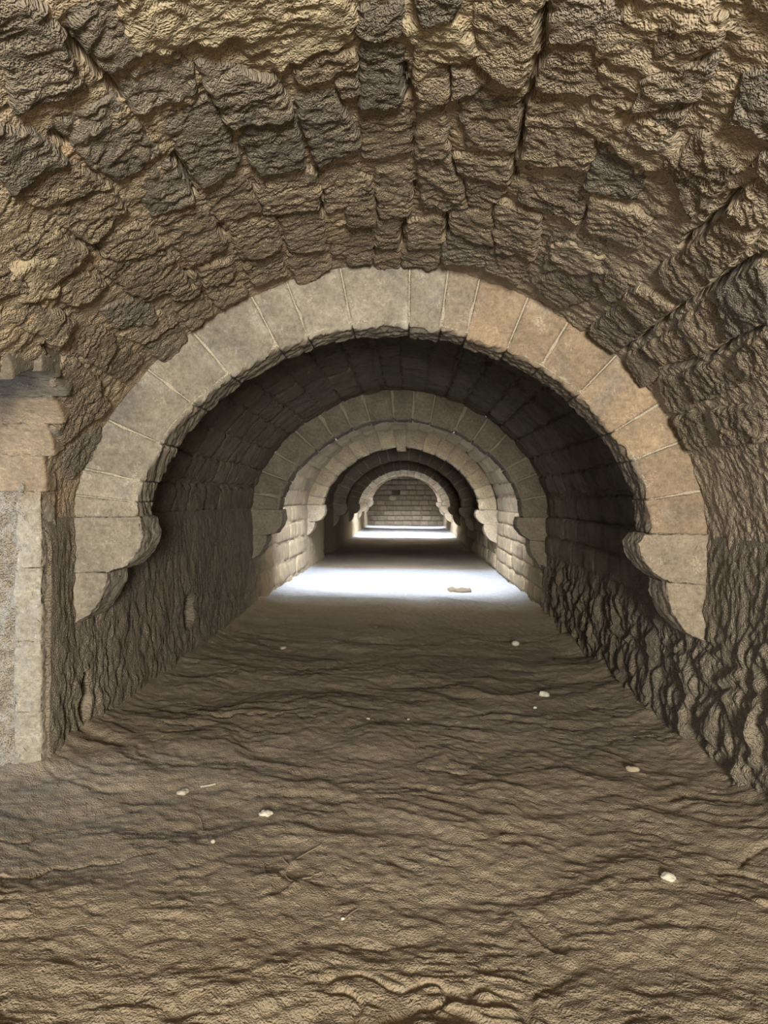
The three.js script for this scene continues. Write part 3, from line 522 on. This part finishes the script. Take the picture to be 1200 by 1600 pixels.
AD.forEach((d, k) => {
  const arch = new THREE.Group(); arch.name = numbered('stone_arch'); arch.position.set(0, 0, -d); scene.add(arch);
  tag(arch, ARCH_LABELS[k], 'arch', 'transverse arches along the vaulted tunnel');
  const res = k === 0 ? 0.014 : k === 1 ? 0.03 : 0.06, dx = [0, 0, -0.04, -0.02, -0.02, -0.05, -0.04][k], dy = [0, -0.02, 0.0, 0, -0.03, -0.04, 0.08][k];
  let joints;
  if (k === 0) joints = [Math.PI, ...JOINTS1.map(([x, y]) => { const [[a, b]] = metre([[x, y]]); return thetaOf(OUTER, a, b); }), 0];
  else { const n = 17; joints = [...Array(n + 1).keys()].map((i) => Math.PI * (1 - (i + (i && i < n ? rr(-0.14, 0.14) : 0)) / n)); }
  const side = k === 0 ? 1 : 0.25, z0 = 300 + k * 31;
  // pale mortar core that shows in the joints
  mesh('mortar', grid(60, 6, (i, j) => {
    const th = Math.PI * (1 - i / 60), a = onCurve(INNER, th), b = onCurve(OUTER, th), [r, w] = [[1.03, 0.004], [0.5, 0.004], [0.02, 0.004], [0.035, 0.15], [0.035, 0.294], [0.5, 0.294], [1.03, 0.294]][j];
    return { p: [mixf(a[0], b[0], r) + dx, mixf(a[1], b[1], r) + dy, -w], c: k ? C(0.25, 0.21, 0.155) : C(0.42, 0.365, 0.275), uv: [i * 0.08, j * 0.1] };
  }), M.mortar, arch);
  for (let i = 0; i + 1 < joints.length; i++) {
    const warm = lerp3(GREYARCH, WARMARCH, clamp((i - joints.length * 0.52) * 0.6 + 0.5) * (0.6 + 0.4 * side)), tone = rr(0.86, 1.1), spotty = k === 0 && (i === 5 || i === 6);
    const lift = k === 2 && i === 8 ? 0.07 : k === 0 && (i === 8 || i === 9) ? 0.012 : rr(-0.004, 0.006);
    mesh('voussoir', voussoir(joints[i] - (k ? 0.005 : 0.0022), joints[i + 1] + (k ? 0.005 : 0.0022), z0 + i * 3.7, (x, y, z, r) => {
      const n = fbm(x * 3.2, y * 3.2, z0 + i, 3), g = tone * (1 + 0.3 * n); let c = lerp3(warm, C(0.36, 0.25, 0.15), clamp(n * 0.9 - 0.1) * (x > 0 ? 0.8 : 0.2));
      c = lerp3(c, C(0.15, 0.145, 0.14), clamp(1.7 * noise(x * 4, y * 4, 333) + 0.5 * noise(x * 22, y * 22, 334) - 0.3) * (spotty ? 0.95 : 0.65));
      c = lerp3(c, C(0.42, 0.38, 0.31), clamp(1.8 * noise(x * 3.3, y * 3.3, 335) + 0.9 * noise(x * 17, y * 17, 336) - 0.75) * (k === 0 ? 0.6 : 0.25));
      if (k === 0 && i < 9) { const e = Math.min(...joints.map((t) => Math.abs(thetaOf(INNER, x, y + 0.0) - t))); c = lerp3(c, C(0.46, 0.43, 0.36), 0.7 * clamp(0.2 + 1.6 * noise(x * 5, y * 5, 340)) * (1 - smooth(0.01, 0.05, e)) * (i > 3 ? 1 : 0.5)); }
      if (k === 1 || k === 3 || k === 4) c = lerp3(c, C(0.13, 0.11, 0.08), 0.8);  // arches in the dim bays: shade painted in as a darker colour
      if (r < 0.06 && z > 0.03) c = lerp3(c, C(0.13, 0.105, 0.075), 0.75);   // the soffit is left rough; its shade is painted in as darker colour
      if (k === 2) c = lerp3(c, C(0.42, 0.335, 0.21), 0.6);  // daylight on this arch is painted in as a brighter tan
      if (k === 5) c = lerp3(c, C(0.5, 0.425, 0.31), 0.7);  // lit look of this arch painted in as a paler colour
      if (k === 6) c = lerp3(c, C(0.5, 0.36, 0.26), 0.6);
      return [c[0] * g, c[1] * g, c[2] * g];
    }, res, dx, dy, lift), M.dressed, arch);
  }
  CORBELS.forEach((pts, j) => {
    const sh = new THREE.Shape(pts.map(([x, y]) => new THREE.Vector2(x, y)));
    const g = new THREE.ExtrudeGeometry(sh, { depth: THICK, bevelEnabled: true, bevelSize: 0.006, bevelThickness: 0.018, bevelSegments: 3, steps: 1 }).translate(dx, dy, -THICK + 0.005);
    const base = lerp3(j < 2 ? GREYARCH : lerp3(GREYARCH, WARMARCH, 0.5), k === 2 || k === 5 ? C(0.43, 0.35, 0.24) : k === 0 ? C(0.24, 0.2, 0.15) : C(0.17, 0.14, 0.1), k === 0 ? 0.1 : 0.6);  // corbels take the painted lit and shaded tones of their arches
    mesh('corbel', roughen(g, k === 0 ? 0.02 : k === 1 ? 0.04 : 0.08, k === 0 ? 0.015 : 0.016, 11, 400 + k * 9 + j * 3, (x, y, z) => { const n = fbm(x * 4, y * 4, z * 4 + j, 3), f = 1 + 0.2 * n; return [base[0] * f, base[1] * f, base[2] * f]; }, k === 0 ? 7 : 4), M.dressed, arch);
  });
});

// ---------------------------------------------------------------- loose things on the floor
function onFloor(px, py) {
  const a = (px - VX) / FOCAL, b = (VY - py) / FOCAL; let d = 1.5;
  while (d < 40 && EYE + b * d > floorY(a * d, d)) d += 0.004;
  return [a * d, floorY(a * d, d), -d];
}
function pebble(px, py, w, flat, color, label, category = 'stone', name = 'pebble') {
  const [x, y, z] = onFloor(px, py), s = w * -z / FOCAL / 2;
  const g = roughen(new THREE.IcosahedronGeometry(s, 3).scale(1, flat, rr(0.7, 0.95)), s, s * 0.35, 0.9 / s, rr(0, 90), () => color, 1);
  const m = mesh(name, g, M.pale, scene); m.position.set(x, y + s * flat * 0.55, z); m.rotation.y = rr(0, 3);
  return tag(m, label, category);
}
const WHITE = C(0.5, 0.46, 0.37), PALE = C(0.4, 0.35, 0.27), BUFF = C(0.32, 0.265, 0.185);
pebble(850, 1088, 19, 0.6, WHITE, 'large whitish pebble with a dark hollow behind it, right side of the earth floor');
pebble(805, 1009, 13, 0.6, WHITE, 'small white pebble far back on the right, beyond the large whitish pebble');
pebble(836, 1107, 6, 0.7, WHITE, 'tiny white pebble just in front of the large whitish pebble');
pebble(575, 1124, 7, 0.6, PALE, 'tiny pale pebble in the middle of the earth floor');
pebble(638, 1125, 5, 0.7, PALE, 'tiniest pale grain right of the pebble in the middle of the floor');
pebble(416, 1274, 22, 0.35, WHITE, 'flat white stone chip on the left middle of the floor');
pebble(333, 1316, 9, 0.7, PALE, 'small rounded pale pebble left of the curled dry stems');
pebble(286, 1240, 22, 0.4, PALE, 'flat buff stone flake beside the white stick on the left');
pebble(1044, 1374, 24, 0.45, WHITE, 'pale stone flake with a shadowed pit behind it at lower right');
pebble(442, 1014, 9, 0.6, PALE, 'small pale pebble on the left, far back near the dark floor strip');
pebble(988, 1204, 22, 0.4, BUFF, 'buff flat stone near the foot of the right wall');
pebble(536, 1438, 6, 0.8, WHITE, 'tiny white pebble with a thin stem beside it, in the foreground');
pebble(717, 923, 48, 0.05, C(0.13, 0.1, 0.065), 'flat brown clod of earth lying in the brightest pool of daylight', 'clod', 'earth_clod');
function strand(name, pts, r, color, label, category) {
  const v = pts.map(([x, y]) => { const p = onFloor(x, y); return new THREE.Vector3(p[0], p[1] + r * 0.8, p[2]); });
  const g = new THREE.TubeGeometry(new THREE.CatmullRomCurve3(v), 24, r, 7);
  g.setAttribute('color', new THREE.Float32BufferAttribute([...Array(g.attributes.position.count)].flatMap(() => color), 3));
  return tag(mesh(name, g, M.pale, scene), label, category);
}
strand('stick', [[313, 1231], [325, 1229], [337, 1226]], 0.0045, WHITE, 'short straight white stick lying on the left of the floor', 'stick');
strand('dry_stem', [[457, 1347], [463, 1343], [480, 1334], [502, 1321]], 0.0026, BUFF, 'long thin dry stem, straight, reaching right from the curled stems', 'stem');
strand('dry_stem', [[442, 1342], [446, 1348], [451, 1354], [446, 1366], [458, 1378], [476, 1374], [486, 1372]], 0.003, BUFF, 'curled dry stem in the foreground left of centre', 'stem');
strand('dry_stem', [[412, 1350], [414, 1364], [424, 1372], [438, 1372]], 0.0026, BUFF, 'hooked dry stem just left of the curled one', 'stem');
strand('dry_stem', [[536, 1440], [546, 1430], [559, 1421]], 0.0022, BUFF, 'short thin stem by a tiny white pebble in the foreground', 'stem');
strand('dry_stem', [[310, 1277], [315, 1286], [317, 1300]], 0.0024, BUFF, 'short pale stem below the white stick', 'stem');

renderer.render(scene, camera);
